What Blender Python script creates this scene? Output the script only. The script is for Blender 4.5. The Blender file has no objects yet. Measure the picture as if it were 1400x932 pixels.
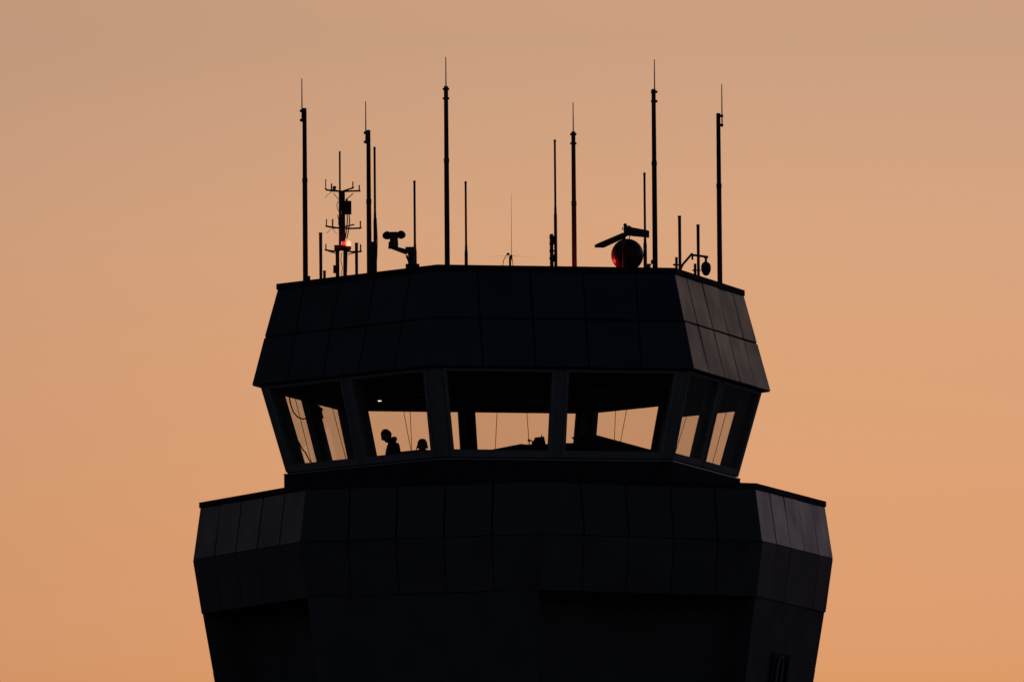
import bpy, bmesh, math, random
from mathutils import Vector, Matrix
random.seed(7)
R = math.radians
PI = math.pi
sc = bpy.context.scene
col = sc.collection
V = Vector

# ------------------------------------------------------------------ camera
CAM = V((0.0, -200.0, 2.0))
PITCH, ROLL = R(5.448), R(-0.4625)
cam = bpy.data.cameras.new('camera')
cam.sensor_width = 36.0
cam.lens = 400.0
cam.clip_start = 1.0
cam.clip_end = 60000.0
camo = bpy.data.objects.new('camera', cam)
camo.matrix_world = (Matrix.Translation(CAM) @ Matrix.Rotation(PI / 2 + PITCH, 4, 'X')
                     @ Matrix.Rotation(ROLL, 4, 'Z'))
col.objects.link(camo)
sc.camera = camo
CR = camo.matrix_world.to_3x3()
FPX = 400.0 / 36.0 * 1400.0


def at(px, py, Y):
    """point of the place seen at pixel (px,py) of the 1400 px photo, Y metres behind the tower axis"""
    d = CR @ V(((px - 700.0) / FPX, -(py - 466.0) / FPX, -1.0))
    return CAM + d * ((Y - CAM.y) / d.y)


# ------------------------------------------------------------------ materials
def mat(name, base, rough=0.5, metal=0.0, spec=0.5, vary=0.0, noise=0.0, nscale=3.0, bump=0.0, bscale=40.0):
    m = bpy.data.materials.new(name)
    m.use_nodes = True
    nt = m.node_tree
    b = nt.nodes['Principled BSDF']
    b.inputs['Base Color'].default_value = (*base, 1)
    b.inputs['Roughness'].default_value = rough
    b.inputs['Metallic'].default_value = metal
    b.inputs['Specular IOR Level'].default_value = spec
    tc = nt.nodes.new('ShaderNodeTexCoord')
    if vary or noise:
        nz = nt.nodes.new('ShaderNodeTexNoise')
        nz.inputs['Scale'].default_value = nscale
        nz.inputs['Detail'].default_value = 6
        nt.links.new(tc.outputs['Object'], nz.inputs['Vector'])
        geo = nt.nodes.new('ShaderNodeNewGeometry')
        mr = nt.nodes.new('ShaderNodeMapRange')
        mr.inputs['To Min'].default_value = 1 - vary
        mr.inputs['To Max'].default_value = 1 + vary
        nt.links.new(geo.outputs['Random Per Island'], mr.inputs['Value'])
        mr2 = nt.nodes.new('ShaderNodeMapRange')
        mr2.inputs['From Min'].default_value = 0.3
        mr2.inputs['From Max'].default_value = 0.7
        mr2.inputs['To Min'].default_value = 1 - noise
        mr2.inputs['To Max'].default_value = 1 + noise
        nt.links.new(nz.outputs['Fac'], mr2.inputs['Value'])
        mu = nt.nodes.new('ShaderNodeMath')
        mu.operation = 'MULTIPLY'
        nt.links.new(mr.outputs['Result'], mu.inputs[0])
        nt.links.new(mr2.outputs['Result'], mu.inputs[1])
        vm = nt.nodes.new('ShaderNodeVectorMath')
        vm.operation = 'SCALE'
        vm.inputs[0].default_value = base
        nt.links.new(mu.outputs[0], vm.inputs['Scale'])
        nt.links.new(vm.outputs[0], b.inputs['Base Color'])
        rm = nt.nodes.new('ShaderNodeMath')
        rm.operation = 'MULTIPLY'
        rm.inputs[1].default_value = rough
        nt.links.new(mr2.outputs['Result'], rm.inputs[0])
        nt.links.new(rm.outputs[0], b.inputs['Roughness'])
    if bump:
        n2 = nt.nodes.new('ShaderNodeTexNoise')
        n2.inputs['Scale'].default_value = bscale
        n2.inputs['Detail'].default_value = 4
        nt.links.new(tc.outputs['Object'], n2.inputs['Vector'])
        bp = nt.nodes.new('ShaderNodeBump')
        bp.inputs['Strength'].default_value = bump
        bp.inputs['Distance'].default_value = 0.02
        nt.links.new(n2.outputs['Fac'], bp.inputs['Height'])
        nt.links.new(bp.outputs[0], b.inputs['Normal'])
    return m


def glow(name, base, strength):
    m = mat(name, base, 0.3)
    b = m.node_tree.nodes['Principled BSDF']
    b.inputs['Emission Color'].default_value = (*base, 1)
    b.inputs['Emission Strength'].default_value = strength
    return m


def glass_mat(name, tint):
    m = bpy.data.materials.new(name)
    m.use_nodes = True
    nt = m.node_tree
    nt.nodes.remove(nt.nodes['Principled BSDF'])
    t = nt.nodes.new('ShaderNodeBsdfTransparent')
    t.inputs[0].default_value = (*tint, 1)
    g = nt.nodes.new('ShaderNodeBsdfGlossy')
    g.inputs['Roughness'].default_value = 0.01
    g.inputs[0].default_value = (0.9, 0.9, 0.9, 1)
    lw = nt.nodes.new('ShaderNodeLayerWeight')
    lw.inputs['Blend'].default_value = 0.5
    pw = nt.nodes.new('ShaderNodeMath')
    pw.operation = 'POWER'
    pw.inputs[1].default_value = 5.0
    nt.links.new(lw.outputs['Facing'], pw.inputs[0])
    f = nt.nodes.new('ShaderNodeMath')
    f.operation = 'MULTIPLY_ADD'
    f.inputs[1].default_value = 0.95
    f.inputs[2].default_value = 0.035
    nt.links.new(pw.outputs[0], f.inputs[0])
    tc = nt.nodes.new('ShaderNodeTexCoord')
    nz = nt.nodes.new('ShaderNodeTexNoise')
    nz.inputs['Scale'].default_value = 0.8
    bp = nt.nodes.new('ShaderNodeBump')
    bp.inputs['Strength'].default_value = 0.05
    nt.links.new(tc.outputs['Object'], nz.inputs['Vector'])
    nt.links.new(nz.outputs['Fac'], bp.inputs['Height'])
    nt.links.new(bp.outputs[0], g.inputs['Normal'])
    mx = nt.nodes.new('ShaderNodeMixShader')
    nt.links.new(f.outputs[0], mx.inputs[0])
    nt.links.new(t.outputs[0], mx.inputs[1])
    nt.links.new(g.outputs[0], mx.inputs[2])
    nt.links.new(mx.outputs[0], nt.nodes['Material Output'].inputs[0])
    return m


M = dict(
    clad=mat('dark metal cladding', (0.042, 0.044, 0.052), 0.33, 0, 0.5, 0.20, 0.22, 1.6, 0.10, 5),
    clad2=mat('lower metal cladding', (0.046, 0.047, 0.052), 0.30, 0, 0.5, 0.18, 0.22, 1.4, 0.10, 5),
    clad3=mat('warm grey lower cladding', (0.11, 0.105, 0.094), 0.5, 0, 0.35, 0.18, 0.28, 1.4, 0.10, 5),
    back=mat('panel joint backing', (0.012, 0.012, 0.013), 0.8, 0, 0.2),
    coping=mat('dark coping metal', (0.035, 0.033, 0.034), 0.75, 0, 0.12, 0, 0.15, 4),
    conc=mat('dark shaft cladding', (0.12, 0.116, 0.106), 0.7, 0, 0.3, 0, 0.22, 1.5, 0.1, 30),
    frame=mat('grey window frame paint', (0.30, 0.295, 0.28), 0.6, 0, 0.25, 0, 0.12, 8),
    curb=mat('dark curb membrane', (0.04, 0.04, 0.042), 0.85, 0, 0.1, 0, 0.15, 4),
    post=mat('grey post paint', (0.26, 0.248, 0.23), 0.65, 0, 0.2, 0, 0.12, 8),
    sill=mat('weathered sill flashing', (0.30, 0.29, 0.28), 0.4, 0.6, 0.5, 0, 0.2, 8),
    roof=mat('dark roof membrane', (0.05, 0.05, 0.05), 0.9, 0, 0.2, 0, 0.25, 4, 0.2, 60),
    ceil=mat('dark acoustic ceiling', (0.035, 0.035, 0.036), 0.9, 0, 0.1, 0, 0.2, 10),
    inner=mat('dark interior wall', (0.04, 0.04, 0.042), 0.8, 0, 0.2, 0, 0.2, 5),
    carpet=mat('dark carpet', (0.03, 0.03, 0.035), 0.95, 0, 0.1, 0, 0.3, 50),
    glass=glass_mat('tinted window glass', (0.955, 0.95, 0.945)),
    slit=mat('dark slit glass', (0.012, 0.012, 0.02), 0.15, 0, 0.5),
    pole=mat('dark painted steel pole', (0.055, 0.05, 0.048), 0.5, 0.0, 0.4, 0, 0.25, 12),
    fibre=mat('dark fibreglass antenna', (0.05, 0.048, 0.047), 0.5, 0, 0.4, 0, 0.2, 14),
    steel=mat('dull bracket steel', (0.06, 0.057, 0.055), 0.5, 0.3, 0.4, 0, 0.25, 20),
    black=mat('black rubber', (0.02, 0.02, 0.02), 0.6, 0, 0.3, 0, 0.2, 20),
    housing=mat('grey camera housing', (0.07, 0.068, 0.065), 0.45, 0, 0.4, 0, 0.15, 15),
    radome=mat('dark radome with lamp red in colour', (0.11, 0.018, 0.020), 0.4, 0, 0.4, 0, 0.5, 11, 0.5, 14),  # red glow of the obstruction lamp is put into the base colour
    lens=mat('dark lens', (0.015, 0.015, 0.018), 0.5, 0, 0.5),
    reflpale=mat('pale reflection panel', (0.45, 0.45, 0.45), 0.5, 0, 0.3, 0, 0.1, 10),  # pale tone stands in for faint reflections overhead
    redlens=mat('red lamp glass', (0.45, 0.01, 0.015), 0.2, 0, 0.5),
    lamp=glow('lit obstruction lamp', (1.0, 0.26, 0.15), 2.6),
    lampdim=glow('lit red lamp', (1.0, 0.03, 0.04), 0.9),
    downlamp=glow('lit ceiling lamp', (1.0, 0.85, 0.62), 1.4),
    skin=mat('skin', (0.30, 0.18, 0.13), 0.55, 0, 0.3, 0, 0.1, 20),
    hair=mat('dark hair', (0.02, 0.015, 0.012), 0.6, 0, 0.3, 0, 0.3, 60),
    jacket=mat('dark jacket cloth', (0.03, 0.03, 0.036), 0.9, 0, 0.1, 0, 0.2, 25, 0.2, 80),
    trousers=mat('dark trouser cloth', (0.025, 0.027, 0.035), 0.9, 0, 0.1, 0, 0.2, 25),
    shirt=mat('grey shirt cloth', (0.07, 0.07, 0.075), 0.9, 0, 0.1, 0, 0.2, 25),
    desk=mat('dark laminate', (0.03, 0.028, 0.027), 0.85, 0, 0.08, 0, 0.2, 6),
    ground=mat('pale dusk apron concrete and grass', (0.21, 0.20, 0.18), 0.95, 0, 0.1, 0, 0.35, 0.05),
)


# ------------------------------------------------------------------ mesh collector
class MB:
    def __init__(s):
        s.v, s.f = [], []

    def add(s, vs, fs):
        n = len(s.v)
        s.v += [V(p) for p in vs]
        s.f += [tuple(i + n for i in f) for f in fs]
        return s

    def box(s, c, size, m=None):
        hx, hy, hz = [a / 2 for a in size]
        pts = [V((x, y, z)) for x in (-hx, hx) for y in (-hy, hy) for z in (-hz, hz)]
        if m is not None:
            pts = [m @ p for p in pts]
        c = V(c)
        return s.add([p + c for p in pts],
                     [(0, 1, 3, 2), (4, 6, 7, 5), (0, 4, 5, 1), (2, 3, 7, 6), (0, 2, 6, 4), (1, 5, 7, 3)])

    def hexa(s, q0, q1):
        """solid between two quads"""
        return s.add(list(q0) + list(q1), [(0, 3, 2, 1), (4, 5, 6, 7)] +
                     [(i, (i + 1) % 4, (i + 1) % 4 + 4, i + 4) for i in range(4)])

    def tube(s, pts, rads, n=12, cap=True):
        pts = [V(p) for p in pts]
        if not hasattr(rads, '__len__'):
            rads = [rads] * len(pts)
        rings = []
        x = None
        for i, p in enumerate(pts):
            a = pts[max(0, i - 1)]
            b = pts[min(len(pts) - 1, i + 1)]
            t = (b - a)
            if t.length < 1e-9:
                t = V((0, 0, 1))
            t.normalize()
            if x is None:
                x = t.cross(V((0, 1, 0)) if abs(t.y) < 0.9 else V((1, 0, 0))).normalized()
            else:
                x = (x - t * x.dot(t)).normalized()
            y = t.cross(x)
            rings.append([p + (x * math.cos(2 * PI * k / n) + y * math.sin(2 * PI * k / n)) * rads[i] for k in range(n)])
        vs = [q for r in rings for q in r]
        fs = []
        for i in range(len(pts) - 1):
            for k in range(n):
                fs.append((i * n + k, i * n + (k + 1) % n, (i + 1) * n + (k + 1) % n, (i + 1) * n + k))
        if cap:
            fs.append(tuple(reversed(range(n))))
            fs.append(tuple((len(pts) - 1) * n + k for k in range(n)))
        return s.add(vs, fs)

    def steps(s, base, prof, n=14):
        """vertical lathe: prof = [(z offset, radius)...] with sharp steps"""
        b = V(base)
        vs = []
        for z, r in prof:
            vs += [b + V((r * math.cos(2 * PI * k / n), r * math.sin(2 * PI * k / n), z)) for k in range(n)]
        fs = []
        for i in range(len(prof) - 1):
            for k in range(n):
                fs.append((i * n + k, i * n + (k + 1) % n, (i + 1) * n + (k + 1) % n, (i + 1) * n + k))
        fs.append(tuple(reversed(range(n))))
        fs.append(tuple((len(prof) - 1) * n + k for k in range(n)))
        return s.add(vs, fs)

    def ball(s, c, rad, m=None, nu=20, nv=12):
        rad = (rad,) * 3 if not hasattr(rad, '__len__') else rad
        c = V(c)
        vs = []
        for j in range(1, nv):
            th = PI * j / nv
            for k in range(nu):
                ph = 2 * PI * k / nu
                vs.append(V((rad[0] * math.sin(th) * math.cos(ph), rad[1] * math.sin(th) * math.sin(ph), rad[2] * math.cos(th))))
        vs += [V((0, 0, rad[2])), V((0, 0, -rad[2]))]
        if m is not None:
            vs = [m @ p for p in vs]
        fs = []
        for j in range(nv - 2):
            for k in range(nu):
                fs.append((j * nu + k, (j + 1) * nu + k, (j + 1) * nu + (k + 1) % nu, j * nu + (k + 1) % nu))
        t = len(vs) - 2
        for k in range(nu):
            fs.append((t, k, (k + 1) % nu))
            o = (nv - 2) * nu
            fs.append((t + 1, o + (k + 1) % nu, o + k))
        return s.add([p + c for p in vs], fs)

    def loft(s, rings, close=True):
        n = len(rings[0])
        vs = [q for r in rings for q in r]
        fs = []
        for i in range(len(rings) - 1):
            for k in range(n):
                fs.append((i * n + k, i * n + (k + 1) % n, (i + 1) * n + (k + 1) % n, (i + 1) * n + k))
        if close:
            fs.append(tuple(reversed(range(n))))
            fs.append(tuple((len(rings) - 1) * n + k for k in range(n)))
        return s.add(vs, fs)

    def build(s, name, m, parent=None, smooth=False, bevel=0.0):
        off = V((0, 0, 0))
        p = parent
        while p is not None:
            off += p.location
            p = p.parent
        me = bpy.data.meshes.new(name)
        me.from_pydata([tuple(q - off) for q in s.v], [], s.f)
        bm = bmesh.new()
        bm.from_mesh(me)
        bmesh.ops.recalc_face_normals(bm, faces=bm.faces)
        bm.to_mesh(me)
        bm.free()
        me.materials.append(m)
        if smooth:
            for pl in me.polygons:
                pl.use_smooth = len(pl.vertices) <= 4
            me.set_sharp_from_angle(angle=R(40))
        o = bpy.data.objects.new(name, me)
        col.objects.link(o)
        if parent is not None:
            o.parent = parent
        if bevel:
            b = o.modifiers.new('bevel', 'BEVEL')
            b.width = bevel
            b.segments = 2
        return o


def tag(o, label=None, cat=None, group=None, kind=None):
    if label:
        o['label'] = label
    if cat:
        o['category'] = cat
    if group:
        o['group'] = group
    if kind:
        o['kind'] = kind
    return o


def thing(name, loc, label, cat, group=None):
    o = bpy.data.objects.new(name, None)
    o.empty_display_size = 0.2
    o.location = loc
    col.objects.link(o)
    return tag(o, label, cat, group)


# ------------------------------------------------------------------ ground
g = MB()
NR = 64
radii = [0, 30, 120, 500, 2500, 20000]
vs = [V((0, 0, 0))]
fs = []
for r in radii[1:]:
    vs += [V((r * math.cos(2 * PI * k / NR), r * math.sin(2 * PI * k / NR), 0)) for k in range(NR)]
for k in range(NR):
    fs.append((0, 1 + k, 1 + (k + 1) % NR))
for j in range(len(radii) - 2):
    for k in range(NR):
        a = 1 + j * NR
        b = a + NR
        fs.append((a + k, b + k, b + (k + 1) % NR, a + (k + 1) % NR))
g.add(vs, fs)
tag(g.build('ground', M['ground']), kind='structure')

# ------------------------------------------------------------------ tower
HOFF = -0.639
HA = [R(a + HOFF) for a in (-167, -107, -47, 13, 73, 133)]      # hexagonal cab corners
OA = [R(-90 + 5.25 - 0.743 - 90 + 45 * i) for i in range(8)]    # octagonal tier corners
Z_CAP, R_CAP = 22.031, 4.203
Z_FAS, R_FAS = 20.243, 4.685
Z_WT, R_WT = 20.222, 4.533
Z_WB, R_WB = 18.708, 4.084
ROOF_Z = 21.83
FLOOR_Z = 17.70


def ring(angs, r, z):
    return [V((r * math.cos(a), r * math.sin(a), z)) for a in angs]


class Face:
    """one inclined facet of an n-sided ring: s metres along, t 0..1 up, d metres outwards"""

    def __init__(f, angs, k, rb, zb, rt, zt):
        n = len(angs)
        a0, a1 = angs[k], angs[k] + 2 * PI / n
        am = (a0 + a1) / 2
        f.n = V((math.cos(am), math.sin(am), 0))
        f.t = V((-math.sin(am), math.cos(am), 0))
        f.c, f.sn = math.cos(PI / n), math.sin(PI / n)
        f.rb, f.zb, f.rt, f.zt = rb, zb, rt, zt
        sl = V((f.n.x * (rt - rb) * f.c, f.n.y * (rt - rb) * f.c, zt - zb)).normalized()
        f.N = f.t.cross(sl).normalized()
        if f.N.dot(f.n) < 0:
            f.N = -f.N

    def r(f, t):
        return f.rb + (f.rt - f.rb) * t

    def h(f, t):
        return f.r(t) * f.sn

    def p(f, s, t, d=0.0):
        q = f.n * (f.r(t) * f.c) + f.t * s
        q.z = f.zb + (f.zt - f.zb) * t
        return q + f.N * d


def panels(mb, face, w, rows, gap=0.016, th=0.014):
    js = [-1.5 * w, -0.5 * w, 0.5 * w, 1.5 * w]
    L = (face.p(0, 1) - face.p(0, 0)).length
    for a, b in rows:
        t0, t1 = a + gap / L * (a > 0), b - gap / L * (b < 1)
        for i in range(5):
            e = [random.uniform(-0.006, 0.006) for _ in range(4)]

            def sl(t):
                return -face.h(t) + 0.003 if i == 0 else js[i - 1] + gap

            def sr(t):
                return face.h(t) - 0.003 if i == 4 else js[i] - gap
            q1 = [face.p(sl(t0), t0, e[0]), face.p(sr(t0), t0, e[1]), face.p(sr(t1), t1, e[2]), face.p(sl(t1), t1, e[3])]
            q0 = [face.p(sl(t0), t0, -th), face.p(sr(t0), t0, -th), face.p(sr(t1), t1, -th), face.p(sl(t1), t1, -th)]
            mb.hexa(q0, q1)


tower = thing('control_tower', (0, 0, 0),
              'dark airport control tower with six sided glazed cab above a wide faceted tier', 'control tower')

# cab parapet
mb = MB()
bk = MB()
ZC0 = Z_CAP - 0.105
RC0 = R_CAP + 0.012
for k in range(6):
    f = Face(HA, k, R_FAS, Z_FAS, RC0, ZC0)
    panels(mb, f, R_FAS / 5.0, [(0, 0.5), (0.5, 1)])
cladding = mb.build('parapet_cladding', M['clad'], tower, bevel=0.006)
bk.loft([ring(HA, R_FAS - 0.015, Z_FAS + 0.012), ring(HA, RC0 - 0.015, ZC0)], close=False)
bk.loft([ring(HA, R_FAS - 0.06, Z_FAS + 0.012), ring(HA, RC0 - 0.30, ZC0)], close=False)
bk.build('parapet_backing', M['back'], tower)
# coping: a hexagonal ring
cp = MB()
ro, ri = R_CAP + 0.035, R_CAP - 0.33
o0, o1, i0, i1 = ring(HA, ro, ZC0), ring(HA, ro, Z_CAP), ring(HA, ri, ZC0), ring(HA, ri, Z_CAP - 0.012)
cp.loft([i0, o0, o1, i1, i0], close=False)
cp.build('coping', M['coping'], tower, bevel=0.006)
# soffit and drip
sf = MB()
sf.loft([ring(HA, R_FAS - 0.02, Z_FAS + 0.004), ring(HA, R_FAS - 0.02, Z_FAS - 0.02), ring(HA, R_WT - 0.1, Z_FAS - 0.02),
         ring(HA, R_WT - 0.1, Z_FAS + 0.05)], close=False)
sf.build('soffit', M['coping'], tower)
# cab roof deck, ceiling, floor
rf = MB()
rf.loft([ring(HA, R_CAP - 0.30, ROOF_Z - 0.25), ring(HA, R_CAP - 0.30, ROOF_Z)])
rf.build('roof', M['roof'], tower)
up = MB()
up.loft([ring(HA, R_CAP - 0.325, ROOF_Z + 0.002), ring(HA, R_CAP - 0.325, ZC0)], close=False)
up.build('roof_upstand', M['roof'], tower)
ce = MB()
ce.loft([ring(HA, R_WT - 0.11, Z_WT + 0.015), ring(HA, R_WT - 0.11, Z_WT + 0.10)])
ce.build('ceiling', M['ceil'], tower)
fl = MB()
fl.loft([ring(HA, R_WB - 0.10, FLOOR_Z - 0.2), ring(HA, R_WB - 0.10, FLOOR_Z)])
fl.build('cab_floor', M['carpet'], tower)
# sill wall
sw = MB()
RS = 4.118
sw.loft([ring(HA, RS - 0.16, FLOOR_Z - 0.1), ring(HA, RS, FLOOR_Z - 0.1), ring(HA, RS, Z_WB - 0.05), ring(HA, RS - 0.16, Z_WB - 0.05),
         ring(HA, RS - 0.16, FLOOR_Z - 0.1)], close=False)
sw.build('sill_wall', M['curb'], tower)
ss = MB()
ss.loft([ring(HA, RS - 0.2, Z_WB - 0.047), ring(HA, RS + 0.008, Z_WB - 0.047), ring(HA, RS + 0.008, Z_WB - 0.028), ring(HA, RS - 0.2, Z_WB - 0.004),
         ring(HA, RS - 0.2, Z_WB - 0.047)], close=False)
isl = MB()
isl.loft([ring(HA, R_WB - 0.30, Z_WB - 0.06), ring(HA, R_WB - 0.05, Z_WB - 0.06), ring(HA, R_WB - 0.05, Z_WB + 0.05), ring(HA, R_WB - 0.30, Z_WB + 0.05),
          ring(HA, R_WB - 0.30, Z_WB - 0.06)], close=False)
isl.build('inner_sill', M['inner'], tower)
ss.build('sill_flashing', M['sill'], tower)

# windows: two to each face, posts between
PW, MW, FW = 0.17, 0.085, 0.062       # corner post half width along face, mullion half width, frame width


def bar(mb, q, N, d0, d1):
    mb.hexa([p + N * d0 for p in q], [p + N * d1 for p in q])


DEP = -0.29
# post half widths at the start and end of each face and the offset of its mullion
LAY = {2: (0.02, 0.17, -0.27), 5: (PW, PW, -0.15)}
STD = (PW, PW, 0.0)
for k in range(6):
    f = Face(HA, k, R_WB, Z_WB, R_WT, Z_WT)
    ps, pe, mo = LAY.get(k, STD)
    m1 = MB()
    bar(m1, [f.p(mo - MW, 0), f.p(mo + MW, 0), f.p(mo + MW, 1), f.p(mo - MW, 1)], f.N, {5: -0.20, 2: -0.22}.get(k, DEP), 0.012)
    m1.build('mullion', M['post'], tower, bevel=0.004)
    for side in (-1, 1):
        fr = MB()
        gl = MB()
        t0, t1 = 0.075, 0.962

        def sin_(t):
            return mo + side * (MW + 0.003)

        def sout(t):
            return side * (f.h(t) - (ps if side < 0 else pe) - 0.003)

        def q4(a, b, ta, tb, ia=0.0, ib=0.0):
            return [f.p(a(ta) + side * ia, ta), f.p(b(ta) + side * ib, ta), f.p(b(tb) + side * ib, tb), f.p(a(tb) + side * ia, tb)]
        A = (-0.10, 0.030)
        bar(fr, q4(sin_, sin_, 0, 1, 0, FW), f.N, *A)
        bar(fr, q4(sout, sout, 0, 1, -FW, 0), f.N, *A)
        bar(fr, q4(sin_, sout, 0, t0, FW, -FW), f.N, *A)
        bar(fr, q4(sin_, sout, t1, 1, FW, -FW), f.N, *A)
        fo = fr.build('window', M['frame'], tower, bevel=0.004)
        bar(gl, q4(sin_, sout, t0 - 0.006, t1 + 0.006, FW - 0.008, -FW + 0.008), f.N, -0.045, -0.030)
        gl.build('pane', M['glass'], fo)
for k in range(6):
    f0 = Face(HA, (k - 1) % 6, R_WB, Z_WB, R_WT, Z_WT)
    f1 = Face(HA, k, R_WB, Z_WB, R_WT, Z_WT)
    rings_ = []
    for t in (0, 1):
        vtx = f1.p(-f1.h(t), t)
        a = f0.p(f0.h(t) - LAY.get((k - 1) % 6, STD)[1], t)
        b = f1.p(-f1.h(t) + LAY.get(k, STD)[0], t)
        inn = V((-math.cos(HA[k]), -math.sin(HA[k]), 0.0))
        rings_.append([vtx, b, b - f1.N * 0.27, vtx + inn * 0.40, a - f0.N * 0.27, a])
    cpost = MB()
    cpost.loft(rings_)
    cpost.build('corner_post', M['post'], tower, bevel=0.006)

# lower tier
ZT, RT = 18.227, 5.508
ZF, RF = 17.221, 5.657
ZB, RB = 16.267, 5.515
ZT0 = ZT - 0.10
s8 = math.sin(PI / 8)
mb = MB()
for k in range(8):
    panels(mb, Face(OA, k, RF, ZF, RT + 0.012, ZT0), RF * 2 * s8 / 5, [(0, 1)])
mb.build('tier_upper_cladding', M['clad2'], tower, bevel=0.006)
mb = MB()
for k in range(8):
    panels(mb, Face(OA, k, RB, ZB, RF, ZF - 0.012), RF * 2 * s8 / 5, [(0, 1)], gap=0.009)
mb.build('tier_lower_cladding', M['clad3'], tower, bevel=0.006)
bk = MB()
bk.loft([ring(OA, RB - 0.015, ZB + 0.004), ring(OA, RF - 0.015, ZF - 0.004), ring(OA, RT - 0.003, ZT0)], close=False)
bk.build('tier_backing', M['back'], tower)
cp = MB()
ro, ri = RT + 0.04, RT - 0.30
cp.loft([ring(OA, ri, ZT0), ring(OA, ro, ZT0), ring(OA, ro, ZT), ring(OA, ri, ZT - 0.01), ring(OA, ri, ZT0)], close=False)
cp.build('tier_coping', M['coping'], tower, bevel=0.006)
dk = MB()
oring = ring(OA, RT - 0.28, ZT0 - 0.03)
dk.loft([ring(OA, RT - 0.28, ZT0 - 0.2), oring, [p * 0 + V((3.2 * math.cos(a), 3.2 * math.sin(a), ZT0 - 0.02)) for p, a in zip(oring, OA)]], close=False)
dk.build('terrace_deck', M['roof'], tower)
sf = MB()
sf.loft([ring(OA, RB - 0.004, ZB - 0.001), ring(OA, RB - 0.004, ZB + 0.02), ring(OA, 3.0, ZB + 0.02), ring(OA, 3.0, ZB - 0.001), ring(OA, RB - 0.004, ZB - 0.001)], close=False)
sf.build('tier_soffit', M['coping'], tower)

# shaft: four flush faces, four recessed corners
SL = 0.17


def shaft_ring(r, z):
    out = []
    rv = ring(OA, r, z)
    for k in range(8):
        if k % 2 == 1:          # flush faces run V1-V2, V3-V4 ...
            out += [rv[k], rv[(k + 1) % 8]]
            a, b = rv[(k + 1) % 8], rv[(k + 2) % 8]
            inn = -(a + b) / 2
            inn.z = 0
            inn.normalize()
            mid = (a + b) / 2 + inn * 0.95
            out += [a + inn * 0.70 + (b - a) * 0.02, mid, b + inn * 0.70 + (a - b) * 0.02]
    return out


r0 = RB - 0.022
sh = MB()
zj = 15.26
prof = [(ZB - 0.003, r0), (zj + 0.008, r0 - SL * (ZB - zj)), (zj + 0.008, r0 - SL * (ZB - zj) - 0.007),
        (zj - 0.008, r0 - SL * (ZB - zj) - 0.007), (zj - 0.008, r0 - SL * (ZB - zj)), (11.0, r0 - SL * (ZB - 11.0)),
        (0.0, r0 - SL * (ZB - 11.0))]
sh.loft([shaft_ring(r, z) for z, r in prof])
sh.build('shaft', M['conc'], tower)

# slit window on the right flush shaft face
f = Face(OA, 3, r0 - SL * (ZB - 11.0), 11.0, r0, ZB)
ctr = at(1066.5, 893, -1.0)
# solve where the sight line meets the facet
d = (at(1066.5, 893, 0) - CAM).normalized()
p0 = f.p(0, 0)
hit = CAM + d * ((p0 - CAM).dot(f.N) / d.dot(f.N))
s0 = (hit - f.n * 0).dot(f.t)
t0 = (hit.z - 11.0) / (ZB - 11.0)
tb = t0 - 2.0 / (ZB - 11.0)
W = 0.48
fr = MB()
tt = 0.09 / (ZB - 11.0)
bar(fr, [f.p(s0 - W, tb), f.p(s0 - W + .1, tb), f.p(s0 - W + .1, t0), f.p(s0 - W, t0)], f.N, -0.02, 0.05)
bar(fr, [f.p(s0 + W - .1, tb), f.p(s0 + W, tb), f.p(s0 + W, t0), f.p(s0 + W - .1, t0)], f.N, -0.02, 0.05)
bar(fr, [f.p(s0 - W + .1, t0 - tt), f.p(s0 + W - .1, t0 - tt), f.p(s0 + W - .1, t0), f.p(s0 - W + .1, t0)], f.N, -0.02, 0.05)
bar(fr, [f.p(s0 - W + .1, tb), f.p(s0 + W - .1, tb), f.p(s0 + W - .1, tb + tt), f.p(s0 - W + .1, tb + tt)], f.N, -0.02, 0.05)
fo = fr.build('slit_window', M['coping'], tower)
pn = MB()
bar(pn, [f.p(s0 - W + .1, tb + tt), f.p(s0 + W - .1, tb + tt), f.p(s0 + W - .1, t0 - tt), f.p(s0 - W + .1, t0 - tt)], f.N, -0.01, 0.012)
pn.build('pane', M['slit'], fo)
rl = MB()
pts = []
for i in range(13):
    a = PI * i / 12
    pts.append(f.p(s0 - 0.15 * math.cos(a), t0 - 2.6 * tt + 0.19 * math.sin(a) / (ZB - 11.0), 0.035))
pts = [f.p(s0 - 0.17, tb + 1.5 * tt, 0.035)] + pts + [f.p(s0 + 0.17, tb + 1.5 * tt, 0.035)]
rl.tube(pts, 0.022, 8)
rl.build('guard_rail', M['frame'], fo, smooth=True)

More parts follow.
